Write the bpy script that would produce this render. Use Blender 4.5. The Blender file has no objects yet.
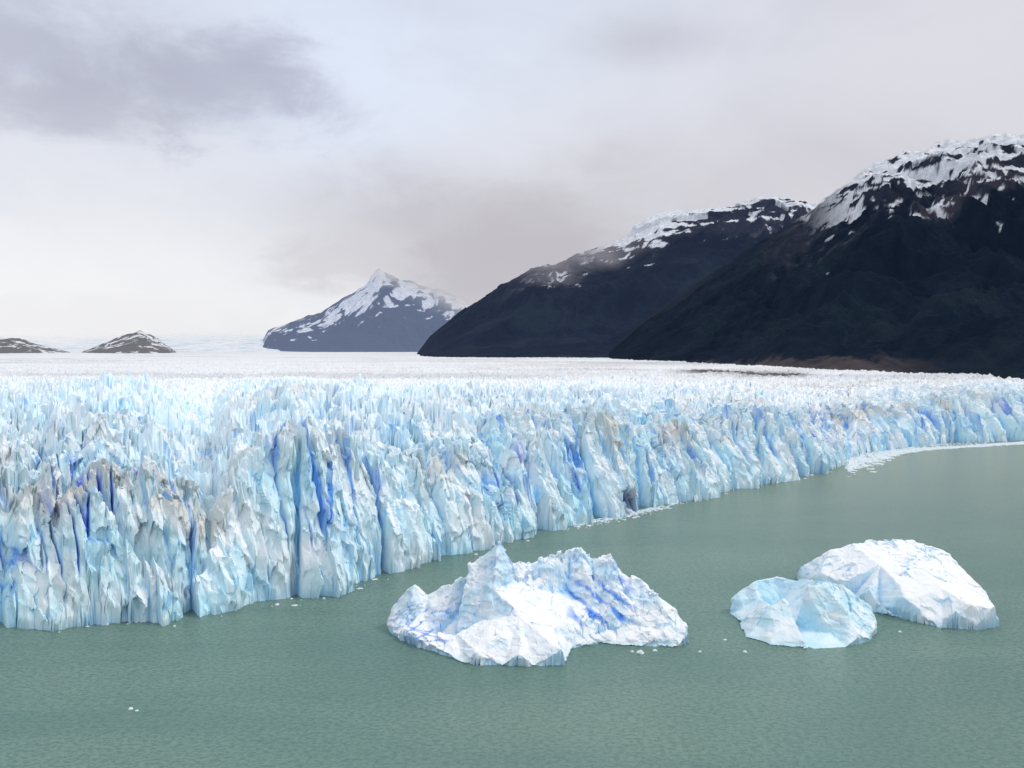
import bpy, math, numpy as np
from mathutils import Vector
from mathutils.geometry import delaunay_2d_cdt
F=853.333; HY=350.0; CH=100.0
rng=np.random.default_rng(5)
# ---------------- noise ----------------
_a=rng.random(256)*2*np.pi; GX=np.cos(_a); GY=np.sin(_a)
_g=rng.normal(size=(256,3)); _g/=np.linalg.norm(_g,axis=1)[:,None]
def hsh(ix,iy,s=0,iz=0):
    n=(ix*374761393+iy*668265263+iz*2147483647+s*974711)&0xFFFFFFFF
    n=((n^(n>>13))*1274126177)&0xFFFFFFFF
    return n^(n>>16)
def perlin(x,y,s=0):
    x0=np.floor(x); y0=np.floor(y); fx=x-x0; fy=y-y0
    ix=x0.astype(np.int64); iy=y0.astype(np.int64)
    u=fx*fx*fx*(fx*(fx*6-15)+10); v=fy*fy*fy*(fy*(fy*6-15)+10)
    def g(i,j):
        k=hsh(ix+i,iy+j,s)&255
        return GX[k]*(fx-i)+GY[k]*(fy-j)
    a=g(0,0); a=a+u*(g(1,0)-a); b=g(0,1); b=b+u*(g(1,1)-b)
    return (a+v*(b-a))*1.5
def perlin3(x,y,z,s=0):
    x0=np.floor(x); y0=np.floor(y); z0=np.floor(z); fx=x-x0; fy=y-y0; fz=z-z0
    ix=x0.astype(np.int64); iy=y0.astype(np.int64); iz=z0.astype(np.int64)
    u=fx*fx*(3-2*fx); v=fy*fy*(3-2*fy); w=fz*fz*(3-2*fz)
    def g(i,j,l):
        k=hsh(ix+i,iy+j,s,(iz+l)*7919%104729)&255
        G=_g[k]; return G[...,0]*(fx-i)+G[...,1]*(fy-j)+G[...,2]*(fz-l)
    def L(a,b,t): return a+t*(b-a)
    return L(L(L(g(0,0,0),g(1,0,0),u),L(g(0,1,0),g(1,1,0),u),v),L(L(g(0,0,1),g(1,0,1),u),L(g(0,1,1),g(1,1,1),u),v),w)*1.5
def fbm(x,y,s=0,o=4):
    r=0;a=1;t=0
    for i in range(o):
        r=r+a*perlin(x*2**i,y*2**i,s+i*17); t+=a; a*=.5
    return r/t
def ridged(x,y,s=0,o=3):
    r=0;a=1;t=0
    for i in range(o):
        r=r+a*(1-np.abs(perlin(x*2**i,y*2**i,s+i*13))*2); t+=a; a*=.5
    return r/t
def facet(x,y,s=0,tilt=1.3):
    """voronoi cells, each a randomly tilted plane: returns height(-1..1), edge distance, f1"""
    x0=np.floor(x); y0=np.floor(y); ix=x0.astype(np.int64); iy=y0.astype(np.int64)
    f1=np.full(x.shape,9.); f2=np.full(x.shape,9.); hh=np.zeros(x.shape)
    for i in(-1,0,1):
        for j in(-1,0,1):
            h=hsh(ix+i,iy+j,s); qx=x-(ix+i+(h&1023)/1023.); qy=y-(iy+j+((h>>10)&1023)/1023.)
            d=np.hypot(qx,qy); m=d<f1
            a=((h>>20)&255)/255.*6.2832
            v=((h>>5)&1023)/1023.*1.4-.7+tilt*(np.cos(a)*qx+np.sin(a)*qy)
            f2=np.where(m,f1,np.minimum(f2,d)); hh=np.where(m,v,hh); f1=np.where(m,d,f1)
    return hh,f2-f1,f1
def sst(a,b,x):
    t=np.clip((x-a)/(b-a),0,1); return t*t*(3-2*t)
def blur(z,n):
    for ax in(0,1):
        p=[(0,0),(0,0)]; p[ax]=(n+1,n)
        c=np.cumsum(np.pad(z,p,mode='edge'),axis=ax)
        z=(c[2*n+1:]-c[:-2*n-1])/(2*n+1) if ax==0 else (c[:,2*n+1:]-c[:,:-2*n-1])/(2*n+1)
    return z
def mixc(c,col,f):
    return c*(1-f[...,None])+np.array(col)*f[...,None]
# ---------------- mesh ----------------
def grid_mesh(name,X,Y,Z,col=None,mat=None,smooth=True,mask=None):
    R,C=X.shape; idx=np.arange(R*C).reshape(R,C)
    q=np.stack([idx[:-1,:-1],idx[:-1,1:],idx[1:,1:],idx[1:,:-1]],-1).reshape(-1,4)
    if mask is not None:
        mk=(mask[:-1,:-1]|mask[:-1,1:]|mask[1:,1:]|mask[1:,:-1]).reshape(-1); q=q[mk]
        used=np.unique(q); rm=np.full(R*C,-1); rm[used]=np.arange(len(used)); q=rm[q]
    else: used=np.arange(R*C)
    V=np.stack([X,Y,Z],-1).reshape(-1,3)[used]
    n=np.cross(V[q[:,1]]-V[q[:,0]],V[q[:,3]]-V[q[:,0]])[:,2].mean()
    if n<0: q=q[:,::-1]
    me=bpy.data.meshes.new(name); me.vertices.add(len(V)); me.vertices.foreach_set('co',V.astype(np.float32).ravel())
    me.loops.add(q.size); me.loops.foreach_set('vertex_index',q.astype(np.int32).ravel())
    me.polygons.add(len(q)); me.polygons.foreach_set('loop_start',(np.arange(len(q))*4).astype(np.int32))
    me.update(calc_edges=True)
    me.polygons.foreach_set('use_smooth',np.full(len(q),smooth))
    if col is not None:
        ca=me.color_attributes.new(name='Col',type='FLOAT_COLOR',domain='POINT')
        c4=np.ones((len(V),4),np.float32); c4[:,:3]=np.clip(col.reshape(-1,3)[used],0,1); ca.data.foreach_set('color',c4.ravel())
    ob=bpy.data.objects.new(name,me); bpy.context.scene.collection.objects.link(ob)
    if mat: me.materials.append(mat)
    return ob
# ---------------- material helpers ----------------
class NT:
    def __init__(s,tree): s.t=tree; s.n=tree.nodes; s.l=tree.links
    def new(s,ty,**kw):
        n=s.n.new(ty)
        for k,v in kw.items(): setattr(n,k,v)
        return n
    def put(s,sock,v):
        if hasattr(v,'is_output'): s.l.new(v,sock)
        else: sock.default_value=v
    def math(s,op,a,b=0.,c=0.,clamp=False):
        n=s.new('ShaderNodeMath',operation=op); n.use_clamp=clamp
        s.put(n.inputs[0],a); s.put(n.inputs[1],b); s.put(n.inputs[2],c); return n.outputs[0]
    def vmath(s,op,a,b=(0,0,0)):
        n=s.new('ShaderNodeVectorMath',operation=op); s.put(n.inputs[0],a); s.put(n.inputs[1],b)
        return n.outputs['Value'] if op in('LENGTH','DISTANCE','DOT_PRODUCT') else n.outputs[0]
    def mix(s,f,a,b,mode='MIX'):
        n=s.new('ShaderNodeMix',data_type='RGBA',blend_type=mode); s.put(n.inputs[0],f)
        s.put(n.inputs[6],a if hasattr(a,'is_output') else (*a,1)); s.put(n.inputs[7],b if hasattr(b,'is_output') else (*b,1)); return n.outputs[2]
    def mr(s,v,a,b,c=0.,d=1.,smooth=True):
        n=s.new('ShaderNodeMapRange'); n.interpolation_type='SMOOTHSTEP' if smooth else 'LINEAR'
        s.put(n.inputs[0],v)
        for i,k in enumerate((a,b,c,d)): n.inputs[i+1].default_value=k
        return n.outputs[0]
    def noise(s,vec,scale,detail=4,rough=.55,dist=0.):
        n=s.new('ShaderNodeTexNoise'); s.l.new(vec,n.inputs['Vector']); n.inputs['Scale'].default_value=scale
        n.inputs['Detail'].default_value=detail; n.inputs['Roughness'].default_value=rough; n.inputs['Distortion'].default_value=dist
        return n.outputs['Fac']
def base_mat(name):
    m=bpy.data.materials.new(name); m.use_nodes=True; t=NT(m.node_tree); t.b=m.node_tree.nodes['Principled BSDF']; t.o=m.node_tree.nodes['Material Output']
    t.pos=t.new('ShaderNodeNewGeometry').outputs['Position']; return m,t
def ice_mat(name,s1=.5,bump=.6,dist=1.0,haze=True,tone=.3):
    m,t=base_mat(name); a=t.new('ShaderNodeVertexColor',layer_name='Col').outputs[0]
    sc=t.vmath('MULTIPLY',t.pos,(1,1,.6))
    n1=t.noise(sc,s1,6,.68)
    c=t.mix(t.mr(n1,.35,.7,0,tone),a,(.68,.84,.94),'MULTIPLY')
    t.l.new(c,t.b.inputs['Base Color']); t.b.inputs['Roughness'].default_value=.6; t.b.inputs['Specular IOR Level'].default_value=.2
    b=t.new('ShaderNodeBump'); b.inputs['Strength'].default_value=bump; b.inputs['Distance'].default_value=dist
    t.l.new(n1,b.inputs['Height']); t.l.new(b.outputs[0],t.b.inputs['Normal'])
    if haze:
        e=t.new('ShaderNodeEmission'); e.inputs[0].default_value=(.70,.72,.77,1); e.inputs[1].default_value=1  # distance haze painted into the ice as a pale glow
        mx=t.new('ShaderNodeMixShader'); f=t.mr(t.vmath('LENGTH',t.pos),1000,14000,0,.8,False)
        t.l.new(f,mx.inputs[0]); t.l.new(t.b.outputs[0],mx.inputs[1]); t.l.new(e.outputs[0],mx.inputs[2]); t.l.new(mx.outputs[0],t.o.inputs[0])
    return m
# ---------------- glacier ----------------
fr=[(-900,420),(-450,330),(-300,312)]
for px,py in [(0,628),(60,628),(105,626),(170,622),(235,612),(300,600),(350,588),(400,575),(440,560),(480,550),(520,540),(560,530),(600,520),(640,512),(680,503),(720,495),(760,487),(800,478),(830,471),(848,464),(856,455),(872,451),(910,447),(960,443),(1024,441)]:
    d=CH*F/(py-HY); fr.append(((px-512)/F*d,d))
fr+=[(900,1000),(1500,1080)]
fr=np.array(fr); fu=fr[:,0]/fr[:,1]
NC=1450
u=np.concatenate([np.linspace(-1.15,-.62,120)[:-1],np.linspace(-.62,.62,NC),np.linspace(.62,1.15,100)[1:]])
df=np.interp(u,fu,fr[:,1])
offs=np.linspace(-16,68,390)
D1=df[None,:]+offs[:,None]*(df[None,:]/330)
NR=600; k=(np.arange(1,NR+1)/NR)[:,None]
D2=D1[-1][None,:]*(15000/D1[-1][None,:])**k
D=np.concatenate([D1,D2],0); U=np.broadcast_to(u,D.shape)
X=U*D; Y=D.copy()
dist=np.full(X.shape,1e9)
nearm=D<D1[-1]*2.5
xs,ys=X[nearm],Y[nearm]; dd=np.full(xs.shape,1e9)
for i in range(len(fr)-1):
    a=fr[i]; b=fr[i+1]-a; h=np.clip(((xs-a[0])*b[0]+(ys-a[1])*b[1])/(b@b),0,1)
    dd=np.minimum(dd,np.hypot(xs-a[0]-h*b[0],ys-a[1]-h*b[1]))
dist[nearm]=dd; dist=np.where(nearm,dist,(D-df[None,:])*.7)
dist=np.where(D<df[None,:],-dist,dist)
S=X*.74+Y*.67; T=-X*.67+Y*.74
wx=perlin(X/30,Y/30,1)*6+perlin(X/8,Y/8,2)*1.6; wy=perlin(X/30,Y/30,3)*6+perlin(X/8,Y/8,4)*1.6
ka,ea,fa=facet((S+wx)/21,(T+wy)/14,5); kb,eb,fb=facet((S+wy)/8.5,(T+wx)/6,6); kc,ec,fc=facet((S+wx*.4)/3.4,(T+wy*.4)/2.8,7)
rid=ridged((X+wx)/30,(Y+wy)/30,9,4)
big=fbm(X/120,Y/120,12,3); big2=fbm(X/260,Y/160,14,2)
hpx=(U*F+512)
amp=np.interp(D,[0,400,700,1000,1400,2200,4000,8000,15000],[10.5,12.5,11,8.5,6,3.5,2.2,1.5,1])
ser=.42*ka+.34*kb+.14*kc+(.5-fa)*.85+(.5-fb)*.42+(rid-.45)*.8+big*1.0+big2*1.1-(1-sst(0,.22,ea))*.5
H=np.interp(hpx,[-400,0,60,100,150,185,212,235,290,360,400,470,500,600,700,800,850,872,930,1024,1500],[46,42,51,54,50,34,27,48,56,50,43,47,46,45,41,34,30,38,42,43,43])
rise=np.interp(D,[0,600,1000,2000],[0,3,3,3])
surf=H+6*sst(0,150,dist)+rise
w2=sst(800,1500,D)
surf=surf*(1-w2)+np.interp(D,[0,1000,1500,2000,3000,5000,9000,15000],[48,46,46,51,60,62,72,96])*w2
notch=sst(.80,1.,1-np.abs(perlin(S/48,T/90,27))*2)
ks,es,fs_=facet(S/12,T/34,21); kt,et,ft=facet(S/4.6,T/11,22)
nf=11*perlin(S/70,T/110,20)+5*perlin(S/24,T/60,28)+ks*3.6+kt*1.5+1.4*(ridged(S/9,T/26,23,3)-.5)-9*notch-1
tt=dist+nf
W=24+10*perlin(S/50,T/50,26)+9*perlin(S/20,T/50,29)
W=np.clip(W,8,60)
cp=np.clip(tt/W,0,1)
prof=.62*cp**.5+.38*cp
cr=1-np.abs(perlin(S/7.5+perlin(X/14,Y/14,31)*.3,T/70,30))*2
gate=sst(.0,.26,perlin(S/30,T/60,32))*np.interp(hpx,[0,250,500,1024],[1.,.9,.85,.7])
gate=np.maximum(gate,sst(35,60,hpx)*sst(175,130,hpx))
crack=sst(.84,.97,cr)*gate*sst(.12,.4,cp)*(1-sst(18,45,dist))
crB=(1-sst(.02,.15,es))*sst(0,.3,perlin(S/45,T/60,34))*sst(.15,.5,cp)*(1-sst(25,60,dist))
Z=surf*prof+ser*amp*sst(.2,1.5,tt/W)
Z-=crack*7+crB*4
Z=np.where(tt<=0,-4,np.maximum(Z,-4))
nm=(D<D1[-1]*1.5)
dx=np.zeros_like(Z); Sn=S[nm]; Zn=Z[nm]; Tn=T[nm]
wz=perlin(Sn/8,Zn/8,43)*2.
# tall narrow slabs: fractures run mostly vertically
p1,e1,_=facet((Sn+wz)/6,(Zn+Tn*.4+wz)/20,40,1.6); p2,e2,_=facet((Sn-wz)/2.4,(Zn+Tn*.4)/8,41,1.6)
dx[nm]=p1*2.2+p2*.8+perlin3(X[nm]/3,Y[nm]/3,Zn/4,42)*.7
dx*=sst(-3,6,Z)*.85+.15
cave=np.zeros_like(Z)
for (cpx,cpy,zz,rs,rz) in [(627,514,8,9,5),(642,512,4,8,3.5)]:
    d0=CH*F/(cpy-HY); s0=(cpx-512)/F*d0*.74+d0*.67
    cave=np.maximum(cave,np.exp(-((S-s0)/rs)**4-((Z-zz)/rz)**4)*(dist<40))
dx-=cave*12
X=X+dx*.67; Y=Y-dx*.74
ef=np.ones_like(Z); ef[nm]=e1
gz0=np.gradient(Z,axis=0)/(np.hypot(np.gradient(X,axis=0),np.gradient(Y,axis=0))+.05)
gz1=np.gradient(Z,axis=1)/(np.hypot(np.gradient(X,axis=1),np.gradient(Y,axis=1))+.05)
slope=np.hypot(gz0,gz1)
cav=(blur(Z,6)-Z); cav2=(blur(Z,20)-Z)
n1=fbm(X/25,Y/25+Z/30,50,4); n2=fbm(X/120,Y/120,53,3)
col=np.zeros(Z.shape+(3,))+np.array([.94,.955,.965])
steep=sst(.5,2.2,blur(slope,2))
far=1-sst(900,2800,D)
inner=sst(20,80,dist)
col=mixc(col,(.64,.90,.985),steep*np.clip(.62+n1*1.1,0,1)*(.3+.7*far)*(1-.3*inner))
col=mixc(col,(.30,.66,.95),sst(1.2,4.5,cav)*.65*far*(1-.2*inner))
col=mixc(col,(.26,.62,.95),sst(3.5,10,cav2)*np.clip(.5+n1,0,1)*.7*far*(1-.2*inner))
dirt=sst(.05,.5,n2+.25*n1+.10)*(1-steep*.7)*(1-sst(0,2,cav))
col=mixc(col,(.72,.65,.57),dirt*.42*sst(.75,1.1,tt/W))
topd=sst(.0,.35,perlin(S/55,T/60,60)+.1*n1+np.interp(hpx,[0,180,260],[.28,.22,-.02]))*sst(.5,.95,cp)*(1-sst(10,60,dist))
col=mixc(col,(.66,.56,.47),topd*.45*(1-sst(.5,2,cav)))
col=mixc(col,(.13,.45,.93),(1-sst(.0,.07,ef))*sst(.05,.35,n1+.05)*steep*.75*sst(3,10,Z))
col=mixc(col,(.08,.35,.90),crB*.85)
col=mixc(col,(.03,.17,.80),crack)
slot=sst(.90,.98,1-np.abs(perlin(S/15,T/26,70))*2)*sst(.05,.3,perlin(S/70,T/70,71))*sst(.5,2,slope)*far
col=mixc(col,(.12,.40,.90),slot*.75)
col=mixc(col,(.02,.08,.28),np.clip(cave*1.2,0,.97))  # inner darkness of the cave put into the ice colour
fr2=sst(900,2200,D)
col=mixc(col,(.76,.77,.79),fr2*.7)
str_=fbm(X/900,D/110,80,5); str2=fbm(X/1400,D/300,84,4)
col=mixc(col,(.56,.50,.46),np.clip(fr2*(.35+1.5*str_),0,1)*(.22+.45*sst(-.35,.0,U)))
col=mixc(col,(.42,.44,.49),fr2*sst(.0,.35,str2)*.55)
mor=np.exp(-((D-(1850-900*(U-.26)))/110)**2)*sst(.17,.25,U)*sst(.37,.31,U)
col=mixc(col,(.05,.04,.038),np.clip(mor*1.6,0,.97))
mI=ice_mat('glacier_ice',.45,.5,1.)
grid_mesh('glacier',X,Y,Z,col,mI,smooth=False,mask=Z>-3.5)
del p1,p2,e1,e2
# ---------------- icebergs ----------------
mB=ice_mat('iceberg_ice',.5,.35,.6,haze=False,tone=.2)
def berg(name,wl,back,inner,seed,rough=1.,stripe=None,res=.25,tint=0,calm=None):
    P=[];Zc=[]
    for px,py in wl:
        d=CH*F/(py-HY); P.append(((px-512)/F*d,d)); Zc.append(-.5)
    for px,d,z in back: P.append(((px-512)/F*d,d)); Zc.append(z)
    for px,py,z in inner:
        d=(CH-z)*F/(py-HY); P.append(((px-512)/F*d,d)); Zc.append(z)
    P=np.array(P);Zc=np.array(Zc)
    r=delaunay_2d_cdt([Vector(p) for p in P],[],[],0,1e-4)
    vs=np.array([tuple(v) for v in r[0]]); src=[o[0] for o in r[3]]; zz=Zc[src]
    x=np.arange(P[:,0].min()-4,P[:,0].max()+4,res); y=np.arange(P[:,1].min()-4,P[:,1].max()+4,res)
    X,Y=np.meshgrid(x,y)
    lx=X+rough*(.6*perlin(X/9,Y/9,seed)+.45*perlin(X/3.2,Y/3.2,seed+1)); ly=Y+rough*(.6*perlin(X/9,Y/9,seed+2)+.45*perlin(X/3.2,Y/3.2,seed+3))
    Z=np.full(X.shape,-6.)
    for t in r[2]:
        a,b,c=[vs[i] for i in t[:3]]; za,zb,zc=[zz[i] for i in t[:3]]
        den=(b[1]-c[1])*(a[0]-c[0])+(c[0]-b[0])*(a[1]-c[1])
        if abs(den)<1e-9: continue
        l1=((b[1]-c[1])*(lx-c[0])+(c[0]-b[0])*(ly-c[1]))/den; l2=((c[1]-a[1])*(lx-c[0])+(a[0]-c[0])*(ly-c[1]))/den; l3=1-l1-l2
        m=(l1>=-1e-6)&(l2>=-1e-6)&(l3>=-1e-6); Z[m]=(l1*za+l2*zb+l3*zc)[m]
    Z=np.where((Z<-.35)&(Z>-5),-6,Z)
    Z=blur(Z,1)
    up=sst(0,5,Z)
    wq=perlin(X/5,Y/5,seed+20)*1.6
    A,ea,_=facet((X+wq)/7,(Y-wq)/7,seed+21,1.8); B,eb,_=facet((X-wq)/2.8,(Y+wq)/2.8,seed+22,1.8)
    cal=sst(-.25,.3,fbm(X/22,Y/22,seed+23,2))
    if calm: cal=cal*(1-.85*calm(X,Y))
    hi=sst(13,22,Z)*.5
    Z=Z+up*rough*(A*.75*(.2+cal+hi)+B*.5*(.10+cal+hi)+.7*(ridged(X/16,Y/16,seed+5,3)-.5)+.9*hi*(ridged(X/6,Y/6,seed+15,3)-.4)*2+.3*(ridged((X+Y*.4)/4,Y/7,seed+6,3)-.5)*cal+.06*perlin(X/1.,Y/1.,seed+7))
    gy,gx=np.gradient(Z,res); sl=np.hypot(gx,gy)
    nx=gx/(sl+.3); ny=gy/(sl+.3)
    uc=np.exp(-((Z-.3)/1.2)**2)*1.5*sst(.5,2,sl)
    C_,_,_=facet((X+Y*.5)/2.6,(Z*1.2+Y*.3)/2.4,seed+24,1.6)
    f=(perlin3(X/4,Y/4,Z/3,seed+8)*.8+C_*.35)*rough*sst(.5,1.5,sl)
    X2=X+nx*(uc+f); Y2=Y+ny*(uc+f)
    cav=blur(Z,4)-Z; cav2=blur(Z,14)-Z
    n=fbm(X/10,Y/10+Z/8,seed+9,4)
    col=np.zeros(Z.shape+(3,))+np.array([.90,.91,.92])
    col=mixc(col,(.55,.78,.92),np.clip(sst(.8,2.,sl)*(.6+n*1.2),0,.95))  # steep sides: pale blue of shaded ice painted into the colour
    col=mixc(col,(.30,.58,.90),sst(.2,1.0,cav)*.7)
    col=mixc(col,(.42,.70,.92),sst(.8,3,cav2)*.55)
    if tint: col=mixc(col,(.50,.78,.88),np.clip(tint*(.7+1.4*n)+.3*sst(.4,1.2,sl)*tint,0,1))
    col=mixc(col,(.48,.76,.86),sst(1.6,.2,Z)*.6)
    if stripe: 
        s=stripe(X,Y,Z,n,sl); col=mixc(col,(.06,.25,.80),s)
    grid_mesh(name,X2,Y2,Z,col,mB,smooth=False,mask=Z>-3)
def st_main(X,Y,Z,n,sl):
    wv=perlin(X/4,Z/4,771)
    q=(X*.52+Z*.85)+n*1.6+wv*.6
    s=sst(.25,.75,np.cos(q*2*np.pi/4.4)+.45*perlin(X/5,Z/5,772))*sst(18,22,X)*sst(45,38,X)*sst(311,306,Y)*sst(4,8,Z+3*wv)*sst(20,17,Z)*np.clip(.75+n*1.3,.3,1)
    s2=sst(.84,.97,1-np.abs(perlin(X/9,Z/2.6+Y/11,777))*2)*sst(-18,-24,X)*sst(1,3,Z)*sst(12,8,Z)
    s3=sst(.90,.98,1-np.abs(perlin(X/12,Z/5+Y/14,779))*2)*sst(1.,1.8,sl)
    return np.clip(s*.95+s2*.85+s3*.5,0,1)
berg('iceberg',[(387,630),(396,640),(430,643),(455,647),(468,665),(500,667),(535,667),(568,665),(574,650),(600,645),(640,648),(680,648),(690,642)],
 [(684,310,-.5),(640,325,-.5),(580,336,-.5),(520,335,-.5),(460,325,-.5),(398,318,-.5)],
 [(390,618,4),(400,628,4.5),(430,632,4.5),(455,634,5),(402,595,11.5),(393,606,8),(415,584,16),(428,594,12.5),(440,586,16),(425,610,8.5),(458,580,18.5),(468,564,24.5),(475,571,21.5),(485,556,27),(500,539,33.5),(506,553,28),(510,566,23),(518,577,20),(530,585,17.5),(542,589,16),(550,563,24),(562,553,26.5),(567,564,22.5),(577,544,29),(584,554,25),(590,557,24),(598,563,21.5),(612,558,25),(620,570,20.5),(630,577,18.5),(640,581,17.5),(655,592,15),(675,608,10),(687,626,5.5),
 (475,652,4),(520,654,4),(562,652,4.5),(480,620,9),(520,615,12),(553,625,7),(495,590,18.5),(465,605,10),(574,630,5),(566,594,12.5),(600,612,8.5),(600,627,4.5),(640,625,5.5),(640,605,11),(672,627,5.5),(615,590,15.5)],100,1.,st_main,.25,0,
 lambda X,Y: sst(302,290,Y)*sst(-22,-14,X)*sst(24,16,X))
berg('iceberg',[(1001,627),(978,631),(940,628),(905,620),(880,612),(845,602),(820,594),(800,586),(794,576)],
 [(992,332,-.5),(962,352,-.5),(910,378,-.5),(850,390,-.5),(805,385,-.5)],
 [(996,607,7.5),(970,607,8),(940,606,8),(905,598,8),(870,590,8),(845,581,8),(820,573,8),(802,567,7),(830,550,15),(850,544,18),(880,541,19.5),(915,541,19.5),(945,550,17),(970,575,13),(985,592,10),(880,565,15),(920,570,15),(900,585,11),(945,590,11),(920,555,17.5)],200,.7)
berg('iceberg',[(728,614),(736,620),(744,638),(770,646),(810,650),(850,648),(875,641),(880,630)],
 [(872,315,-.5),(835,328,-.5),(785,338,-.5),(740,334,-.5)],
 [(731,601,4),(736,591,8.5),(755,581,12),(775,575,14),(795,579,13.5),(760,598,7),(745,607,3.5),(782,604,4.5),(768,612,2),(758,626,3.5),(770,606,10),(785,598,12.5),(805,586,16.5),(825,582,17.5),(850,590,14),(868,602,10),(874,620,4.5),(845,613,9),(805,614,5.5),(795,627,2),(830,632,3),(860,634,3.5),(775,634,3)],300,.75,None,.25,.5)
# ---------------- floating ice bits ----------------
vs=[];fs=[]
def chunk(x,y,r,h):
    n=7; b=len(vs)
    for lv,(zz,k) in enumerate([(-.3,1.),(h*.55,.95),(h,.5)]):
        for i in range(n):
            a=2*math.pi*i/n+rng.random()*.5; rr=r*k*(.6+.7*rng.random())
            vs.append((x+rr*math.cos(a),y+rr*math.sin(a)*.8,zz*(.7+.6*rng.random()) if lv else -.3))
    for lv in range(2):
        for i in range(n):
            j=(i+1)%n; fs.append((b+lv*n+i,b+lv*n+j,b+lv*n+n+j,b+lv*n+n+i))
    fs.append(tuple(b+2*n+i for i in range(n)))
def wp(px,py):
    d=CH*F/(py-HY); return (px-512)/F*d,d
for px,py,r,h in [(640,653,1.6,.8),(655,651,1,.5),(632,652,.8,.5),(131,709,.8,.4),(137,711,.5,.3),(700,652,.7,.4),(900,632,.7,.4),(745,652,.8,.4),(725,640,.6,.3)]:
    chunk(*wp(px,py),r,h)
for i in range(4500):
    px=848+175*rng.random()**1.7
    lo=np.interp(px,[845,860,880,905,1020],[464,458,454,450,443]); w=np.interp(px,[848,870,900,930,1020],[6,9,3,1.2,1]); py=lo+rng.normal()*w*.5+w*.3
    chunk(*wp(px,py),.5+3.*rng.random()**3,.2+.5*rng.random()**2)
for i in range(7000):
    px=40+985*rng.random(); 
    uu=(px-512)/F; d=np.interp(uu,fu,fr[:,1]); g=max(0,math.sin(px*.021+1))**2*(1 if px>540 else .02)
    if rng.random()>g+.008: continue
    d-=abs(rng.normal())*6*(d/450)-4; chunk(uu*d,d,.3+1.6*rng.random()**3,.2+.5*rng.random()**2)
me=bpy.data.meshes.new('floating_ice_chunks'); me.from_pydata(vs,[],fs); ob=bpy.data.objects.new('floating_ice_chunks',me); bpy.context.scene.collection.objects.link(ob)
m,t=base_mat('brash_ice'); t.l.new(t.mix(t.noise(t.pos,.4,3),(.55,.70,.76),(.80,.83,.84)),t.b.inputs['Base Color']); t.b.inputs['Roughness'].default_value=.5; me.materials.append(m)
# ---------------- mountains ----------------
def mount_mat(name,hz,hcol,fade=None):
    m,t=base_mat(name); a=t.new('ShaderNodeVertexColor',layer_name='Col').outputs[0]
    n=t.noise(t.pos,.02,6,.7); c=t.mix(t.mr(n,.3,.7,0,.6),a,(.45,.48,.5),'MULTIPLY')
    t.l.new(c,t.b.inputs['Base Color']); t.b.inputs['Roughness'].default_value=.95; t.b.inputs['Specular IOR Level'].default_value=.02
    b=t.new('ShaderNodeBump'); b.inputs['Strength'].default_value=.8; b.inputs['Distance'].default_value=30; t.l.new(n,b.inputs['Height']); t.l.new(b.outputs[0],t.b.inputs['Normal'])
    e=t.new('ShaderNodeEmission'); e.inputs[0].default_value=(*hcol,1)  # aerial haze painted as an even glow over the mountain colour
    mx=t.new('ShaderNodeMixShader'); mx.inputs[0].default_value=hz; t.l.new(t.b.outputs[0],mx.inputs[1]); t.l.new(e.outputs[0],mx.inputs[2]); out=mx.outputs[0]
    if fade:
        z=t.new('ShaderNodeSeparateXYZ'); t.l.new(t.pos,z.inputs[0])
        zz=t.math('ADD',z.outputs[2],t.math('MULTIPLY',t.math('SUBTRACT',t.noise(t.pos,fade[3],4,.5),.5),fade[2]))
        if len(fade)>4: zz=t.math('ADD',zz,t.math('MULTIPLY',t.math('SUBTRACT',z.outputs[0],fade[4]),fade[5]))
        tr=t.new('ShaderNodeBsdfTransparent'); m2=t.new('ShaderNodeMixShader'); t.l.new(t.mr(zz,fade[0],fade[1]),m2.inputs[0]); t.l.new(out,m2.inputs[1]); t.l.new(tr.outputs[0],m2.inputs[2]); out=m2.outputs[0]
    t.l.new(out,t.o.inputs[0]); return m
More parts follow.
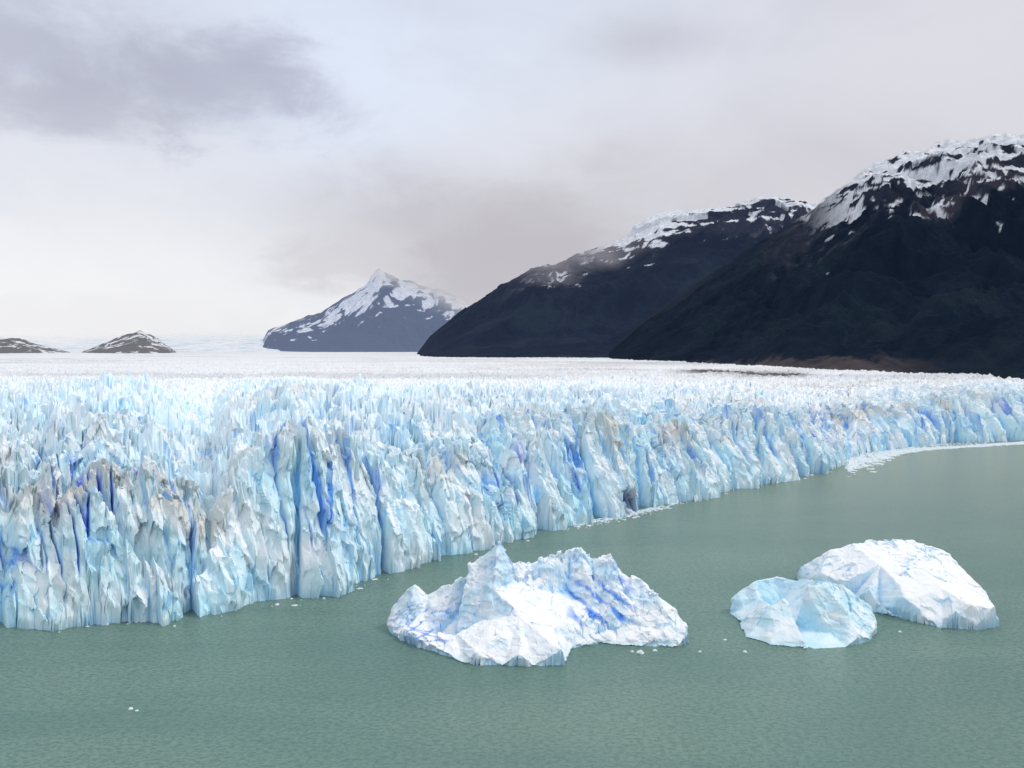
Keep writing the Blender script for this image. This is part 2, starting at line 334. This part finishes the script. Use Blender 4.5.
def mountain(name,crest,dcrest,dfoot,z0,px0,px1,nc,nr,seed,cw,mat,colf,gul=1.,cn=1.):
    px=np.linspace(px0,px1,nc); uu=(px-512)/F
    cy=np.interp(px,[c[0] for c in crest],[c[1] for c in crest]); dc=np.interp(px,*zip(*dcrest)) ; dfo=np.interp(px,*zip(*dfoot))
    hc=CH+(HY-cy)*dc/F
    s=np.concatenate([np.linspace(0,1,nr),np.linspace(1,1.5,nr//4)[1:]])[:,None]
    Dm=dfo+(dc-dfo)*s; X=uu*Dm; Y=Dm+0*X
    env=np.clip(np.minimum(s,1)*(1.0-np.minimum(s,1))*4,0,1)
    pf=np.where(s<=1,.62*s+.38*s**1.7,1-(s-1)*1.2)
    Z=z0+(hc-z0)*pf
    A=(hc-z0)
    wx=X+perlin(X/cw,Y/cw,seed)*cw*.35+perlin(X/cw*4,Y/cw*4,seed+2)*cw*.08
    g=ridged(wx/(cw*.55),Y/(cw*1.6),seed+1,5)-.45
    g2=ridged(wx/(cw*.16),Y/(cw*.5),seed+3,4)-.45
    r2=ridged(wx/(cw*1.4),Y/(cw*1.8),seed+5,4)-.45
    fine=fbm(X/(cw*.08),Y/(cw*.08),seed+8,4)
    fct,fe,_=facet(wx/(cw*.22),Y/(cw*.3),seed+12,1.5)
    Z=Z+A*env*(g*.14*gul+r2*.20*gul+g2*.05*gul)+A*fine*.018*np.clip(s*3,0,1)+A*cn*(.02*(ridged(X/(cw*.3),Y/(cw*.3),seed+9,4)-.6)+.012*fct)*sst(.5,.9,s)
    cav=blur(Z,10)-Z
    fr_=(Z-z0)/(A+1)
    col=colf(px[None,:]+0*X,s+0*X,X,Y,Z,fr_,cav/(A+50),g,g2,fine)
    return grid_mesh(name,X,Y,Z,col,mat,smooth=False)
forest=(.006,.010,.015); rock=(.026,.027,.036); snow=(.88,.90,.94); scree=(.062,.052,.056)
def forest_c(n,n3,g2):
    c=np.zeros(n.shape+(3,))+np.array(forest); c=c*np.clip(1+.9*n3+.8*n,.3,3)[...,None]
    return mixc(c,(.013,.022,.022),sst(.05,.4,n+g2*.4)*.6)
def col_m2(px,s,X,Y,Z,fr_,cav,g,g2,fine):
    n=fbm(X/350,Y/350,91,5); n3=fbm(X/60,Y/60,93,4); n4=fbm(X/450+Z/400,Z/45,94,4)
    c=forest_c(n,n3,g2)
    tl=sst(.56,.65,fr_+n*.22+.10*g+n3*.08)*sst(740,820,px)
    c=mixc(c,rock,tl); c=mixc(c,scree,tl*sst(.0,.3,n3*.6+n-g2*.3+.03)*.85)
    c=mixc(c,rock,sst(.8,.9,fr_+n*.2)*sst(740,680,px)*.7)
    q=n*.22+n3*.30-g*.10-g2*.20+n4*.34
    sn=sst(.0,.03,(fr_-.765)+q)*sst(800,860,px)
    sn2=sst(.0,.04,(fr_-.965)+n3*.08+n4*.08)*sst(790,820,px)
    sn3=sst(.0,.04,(fr_-.66)+q)*sst(.28,.42,-g2*.5+n3*.6+.15)*sst(800,870,px)*.85
    c=mixc(c,snow,np.clip(np.maximum(np.maximum(sn,sn2),sn3),0,1))
    c=mixc(c,(.085,.068,.06),sst(.085,.05,s+.04*n3)*sst(960,860,px))
    return c
def col_m1(px,s,X,Y,Z,fr_,cav,g,g2,fine):
    n=fbm(X/600,Y/600,95,5); n3=fbm(X/110,Y/110,97,4); n4=fbm(X/900,Z/50,98,4)
    c=forest_c(n,n3,g2)
    tl=sst(.66,.74,fr_+n*.2+n3*.06)*sst(490,540,px)
    c=mixc(c,rock,tl); c=mixc(c,(.07,.064,.074),tl*sst(.0,.3,n3*.6+n-g2*.3)*.8)
    q=n*.22+n3*.26-g2*.16+n4*.26
    sn=sst(.0,.04,(fr_-.91)+q+.15*np.exp(-((px-655)/50)**2)+.03*sst(690,760,px))*sst(570,620,px)
    sn2=sst(.0,.04,(fr_-.80)+q)*sst(.1,.3,-g2*.5+n3*.6)*sst(510,570,px)*.8
    c=mixc(c,snow,np.maximum(sn,sn2)); 
    c=mixc(c,(.085,.068,.06),sst(.06,.03,s+.04*n3)*sst(520,600,px))
    return c
def col_m3(px,s,X,Y,Z,fr_,cav,g,g2,fine):
    n=fbm(X/900,Y/900,101,5); n3=fbm(X/200,Y/200,103,4)
    c=np.zeros(Z.shape+(3,))+np.array((.028,.032,.045))
    sn=sst(.0,.08,np.minimum(fr_,1.7-fr_*1.05)-.66+n*.5+n3*.5-g*.5-g2*.6)
    return mixc(c,snow,sn)
def col_m4(px,s,X,Y,Z,fr_,cav,g,g2,fine):
    n=fbm(X/400,Y/400,105,5); n3=fbm(X/90,Y/90,107,4)
    c=np.zeros(Z.shape+(3,))+np.array((.035,.028,.026))
    sn=sst(.0,.08,fr_*.3-.29+n*.7+n3*.6-g2*.7)
    return mixc(c,snow,sn)
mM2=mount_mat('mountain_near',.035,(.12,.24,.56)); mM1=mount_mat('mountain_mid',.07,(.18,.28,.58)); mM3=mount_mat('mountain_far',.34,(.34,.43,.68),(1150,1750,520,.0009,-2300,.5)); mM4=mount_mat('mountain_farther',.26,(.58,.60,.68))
def z2(a,b): return list(zip(a,b))
mountain('mountain',[(600,358),(640,322),(700,280),(760,243),(805,217),(835,190),(870,165),(893,157),(910,150),(950,143),(990,133),(1024,130),(1150,112),(1500,100)],
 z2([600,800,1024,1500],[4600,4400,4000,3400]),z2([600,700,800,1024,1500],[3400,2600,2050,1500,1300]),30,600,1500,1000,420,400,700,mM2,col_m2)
mountain('mountain',[(406,364),(418,352),(430,336),(460,312),(500,285),(530,270),(555,262),(590,249),(620,238),(640,224),(660,213),(700,208),(745,203),(760,198),(780,197),(805,200),(850,215),(950,250),(1100,300)],
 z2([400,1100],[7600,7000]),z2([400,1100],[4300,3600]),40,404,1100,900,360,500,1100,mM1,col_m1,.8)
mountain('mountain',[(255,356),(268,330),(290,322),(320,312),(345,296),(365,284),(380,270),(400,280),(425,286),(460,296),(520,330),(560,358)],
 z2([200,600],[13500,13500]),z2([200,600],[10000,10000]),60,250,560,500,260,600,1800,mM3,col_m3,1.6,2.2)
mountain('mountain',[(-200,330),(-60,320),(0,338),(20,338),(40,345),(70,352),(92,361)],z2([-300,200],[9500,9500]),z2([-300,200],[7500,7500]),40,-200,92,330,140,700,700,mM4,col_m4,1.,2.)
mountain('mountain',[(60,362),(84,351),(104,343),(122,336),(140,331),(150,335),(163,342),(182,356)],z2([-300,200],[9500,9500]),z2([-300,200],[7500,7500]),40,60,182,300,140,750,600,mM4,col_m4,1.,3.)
def col_sf(px,s,X,Y,Z,fr_,cav,g,g2,fine):
    n=fbm(X/400,Y/200,111,4); return mixc(np.zeros(Z.shape+(3,))+np.array((.86,.88,.92)),(.34,.56,.78),sst(-.05,.35,n))
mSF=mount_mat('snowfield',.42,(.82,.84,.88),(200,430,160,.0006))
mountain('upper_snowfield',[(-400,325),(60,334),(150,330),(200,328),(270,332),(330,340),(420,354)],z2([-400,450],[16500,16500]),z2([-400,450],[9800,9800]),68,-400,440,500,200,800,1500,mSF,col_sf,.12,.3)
# ---------------- low cloud hanging on the peaks ----------------
def cloud(px0,px1,py0,py1,d,colr,amax,seed,r0=.35,r1=1.0):
    u_=np.linspace(0,1,24); v_=np.linspace(0,1,12); Uu,Vv=np.meshgrid(u_,v_)
    x=((px0+(px1-px0)*Uu)-512)/F*d; z=CH+(HY-(py1+(py0-py1)*Vv))*d/F; y=d+150*np.sin(Uu*7+seed)-200*np.sin(np.pi*Vv)
    m,t=base_mat('cloud'); tc=t.new('ShaderNodeTexCoord').outputs['Generated']
    r=t.vmath('LENGTH',t.vmath('MULTIPLY',t.vmath('SUBTRACT',tc,(.5,.5,.5)),(2,0,2)))
    n=t.noise(t.vmath('ADD',t.vmath('MULTIPLY',t.pos,(1,1,1.7)),(seed*977.,0,0)),.0013,7,.6,.4)
    al=t.mr(t.math('ADD',r,t.math('MULTIPLY',t.math('SUBTRACT',n,.5),2.0)),r0,r1,amax,0)
    al=t.math('MULTIPLY',al,t.mr(r,.65,1.,1,0))
    e=t.new('ShaderNodeEmission'); e.inputs[0].default_value=(*colr,1); tr=t.new('ShaderNodeBsdfTransparent'); mx=t.new('ShaderNodeMixShader')  # cloud brightness is the sheet's own glow, matched to the sky
    t.l.new(al,mx.inputs[0]); t.l.new(tr.outputs[0],mx.inputs[1]); t.l.new(e.outputs[0],mx.inputs[2]); t.l.new(mx.outputs[0],t.o.inputs[0])
    grid_mesh('low_cloud',x,y,z,None,m)
cloud(380,660,200,330,9900,(.55,.535,.575),.97,1,.4,1.05)
cloud(230,480,222,306,9700,(.64,.63,.665),.65,2)
cloud(-260,340,285,352,9650,(.86,.86,.885),.8,3,.3,1.1)
cloud(430,660,215,288,3600,(.52,.505,.55),.38,4,.3,1.)
# ---------------- water ----------------
ux=np.array([-14000,-3000,-800,-200,200,800,3000,14000.]); uy=np.array([-3000,0,200,400,800,1500,4000,16000.])
Xw,Yw=np.meshgrid(ux,uy)
m,t=base_mat('glacial_lake_water')
sp=t.vmath('MULTIPLY',t.pos,(1,1.5,1)); w1=t.noise(sp,.6,6,.66,.3); w2=t.noise(sp,.1,3,.5)
st=t.noise(t.vmath('MULTIPLY',t.pos,(.3,1.,1)),.02,4,.6,.6)
c=t.mix(t.mr(st,.3,.7),(.145,.255,.215),(.20,.31,.25))
c=t.mix(t.mr(t.vmath('LENGTH',t.pos),280,1000),c,(.30,.34,.24))
c=t.mix(t.mr(w1,.38,.66,0,.65),c,(.08,.16,.135))
t.l.new(c,t.b.inputs['Base Color']); t.b.inputs['Roughness'].default_value=.18; t.b.inputs['IOR'].default_value=1.33
h=t.math('ADD',t.math('MULTIPLY',w1,.8),w2)
b=t.new('ShaderNodeBump'); b.inputs['Strength'].default_value=.85; b.inputs['Distance'].default_value=1.3; t.l.new(h,b.inputs['Height']); t.l.new(b.outputs[0],t.b.inputs['Normal'])
grid_mesh('lake_water',Xw,Yw,Xw*0,None,m)
# ---------------- world ----------------
w=bpy.data.worlds.new('World'); bpy.context.scene.world=w; w.use_nodes=True; t=NT(w.node_tree); bg=w.node_tree.nodes['Background']
SE,SR=math.radians(48),math.radians(95)
sky=t.new('ShaderNodeTexSky',sky_type='NISHITA'); sky.sun_disc=False; sky.sun_elevation=SE; sky.sun_rotation=SR
D_=t.new('ShaderNodeTexCoord').outputs['Generated']
sx=t.new('ShaderNodeSeparateXYZ'); t.l.new(D_,sx.inputs[0]); dx_,dy_,dz_=sx.outputs
wn2=t.noise(t.vmath('MULTIPLY',D_,(1,1,2.)),6.5,8,.62,.3); wn3=t.noise(t.vmath('MULTIPLY',D_,(1,1,1.6)),2.6,5,.55,.5)
c=t.mix(t.mr(dz_,0,.16),(.90,.90,.915),(.79,.81,.87)); c=t.mix(t.mr(dz_,.15,.4),c,(.71,.765,.88)); c=t.mix(t.mr(dz_,.5,.9),c,(1.10,1.12,1.15))
c=t.mix(t.mr(dx_,-.02,.42,0,.75),c,(.70,.685,.73))
def blob(px,py,rx,ry,col,f,nz=.5):
    global c
    d=Vector(((px-512)/F,1,(HY-py)/F)).normalized()
    q=t.vmath('LENGTH',t.vmath('MULTIPLY',t.vmath('SUBTRACT',D_,tuple(d)),(F/rx,F/rx*.5,F/ry)))
    q=t.math('ADD',q,t.math('MULTIPLY',t.math('SUBTRACT',wn2,.5),nz*3)); 
    c=t.mix(t.mr(q,0.1,1.3,f,0),c,col)
blob(330,70,170,100,(.76,.83,.97),.85,.4)
blob(720,180,330,70,(.61,.585,.63),.55,.5)
blob(500,240,240,80,(.53,.51,.55),.85,.4)
blob(480,285,140,45,(.50,.485,.53),.8,.35)
blob(120,290,280,90,(.93,.93,.945),.9,.3)
blob(50,40,170,70,(.48,.50,.61),.85,.85)
blob(200,88,120,48,(.47,.49,.60),.8,1.)
blob(90,115,110,26,(.52,.54,.63),.7,.9)
blob(650,40,90,25,(.56,.56,.63),.6,.7)
c=t.mix(t.mr(wn3,.35,.7,0,.18),c,(.60,.60,.67),'MULTIPLY')
c=t.mix(t.mr(wn2,.45,.75,0,.10),c,(.60,.60,.67),'MULTIPLY')
sc=t.vmath('MULTIPLY',sky.outputs[0],(.09,.09,.09))
c=t.mix(.96,sc,c)
t.l.new(c,bg.inputs[0]); bg.inputs[1].default_value=1.04
su=bpy.data.lights.new('sun','SUN'); su.energy=1.4; su.angle=math.radians(12); su.color=(1,.965,.92); so=bpy.data.objects.new('sun',su); bpy.context.scene.collection.objects.link(so)
dv=Vector((math.sin(SR)*math.cos(SE),math.cos(SR)*math.cos(SE),math.sin(SE))); so.rotation_euler=dv.to_track_quat('Z','Y').to_euler()
# ---------------- camera ----------------
cd=bpy.data.cameras.new('camera'); cam=bpy.data.objects.new('camera',cd); bpy.context.scene.collection.objects.link(cam)
cam.location=(0,0,CH); cam.rotation_euler=(math.radians(90),0,0); cd.lens=30; cd.sensor_width=36; cd.shift_y=-34/1024; cd.clip_start=1; cd.clip_end=60000
s=bpy.context.scene; s.camera=cam; s.view_settings.view_transform='Standard'; s.view_settings.look='None'; s.view_settings.exposure=0
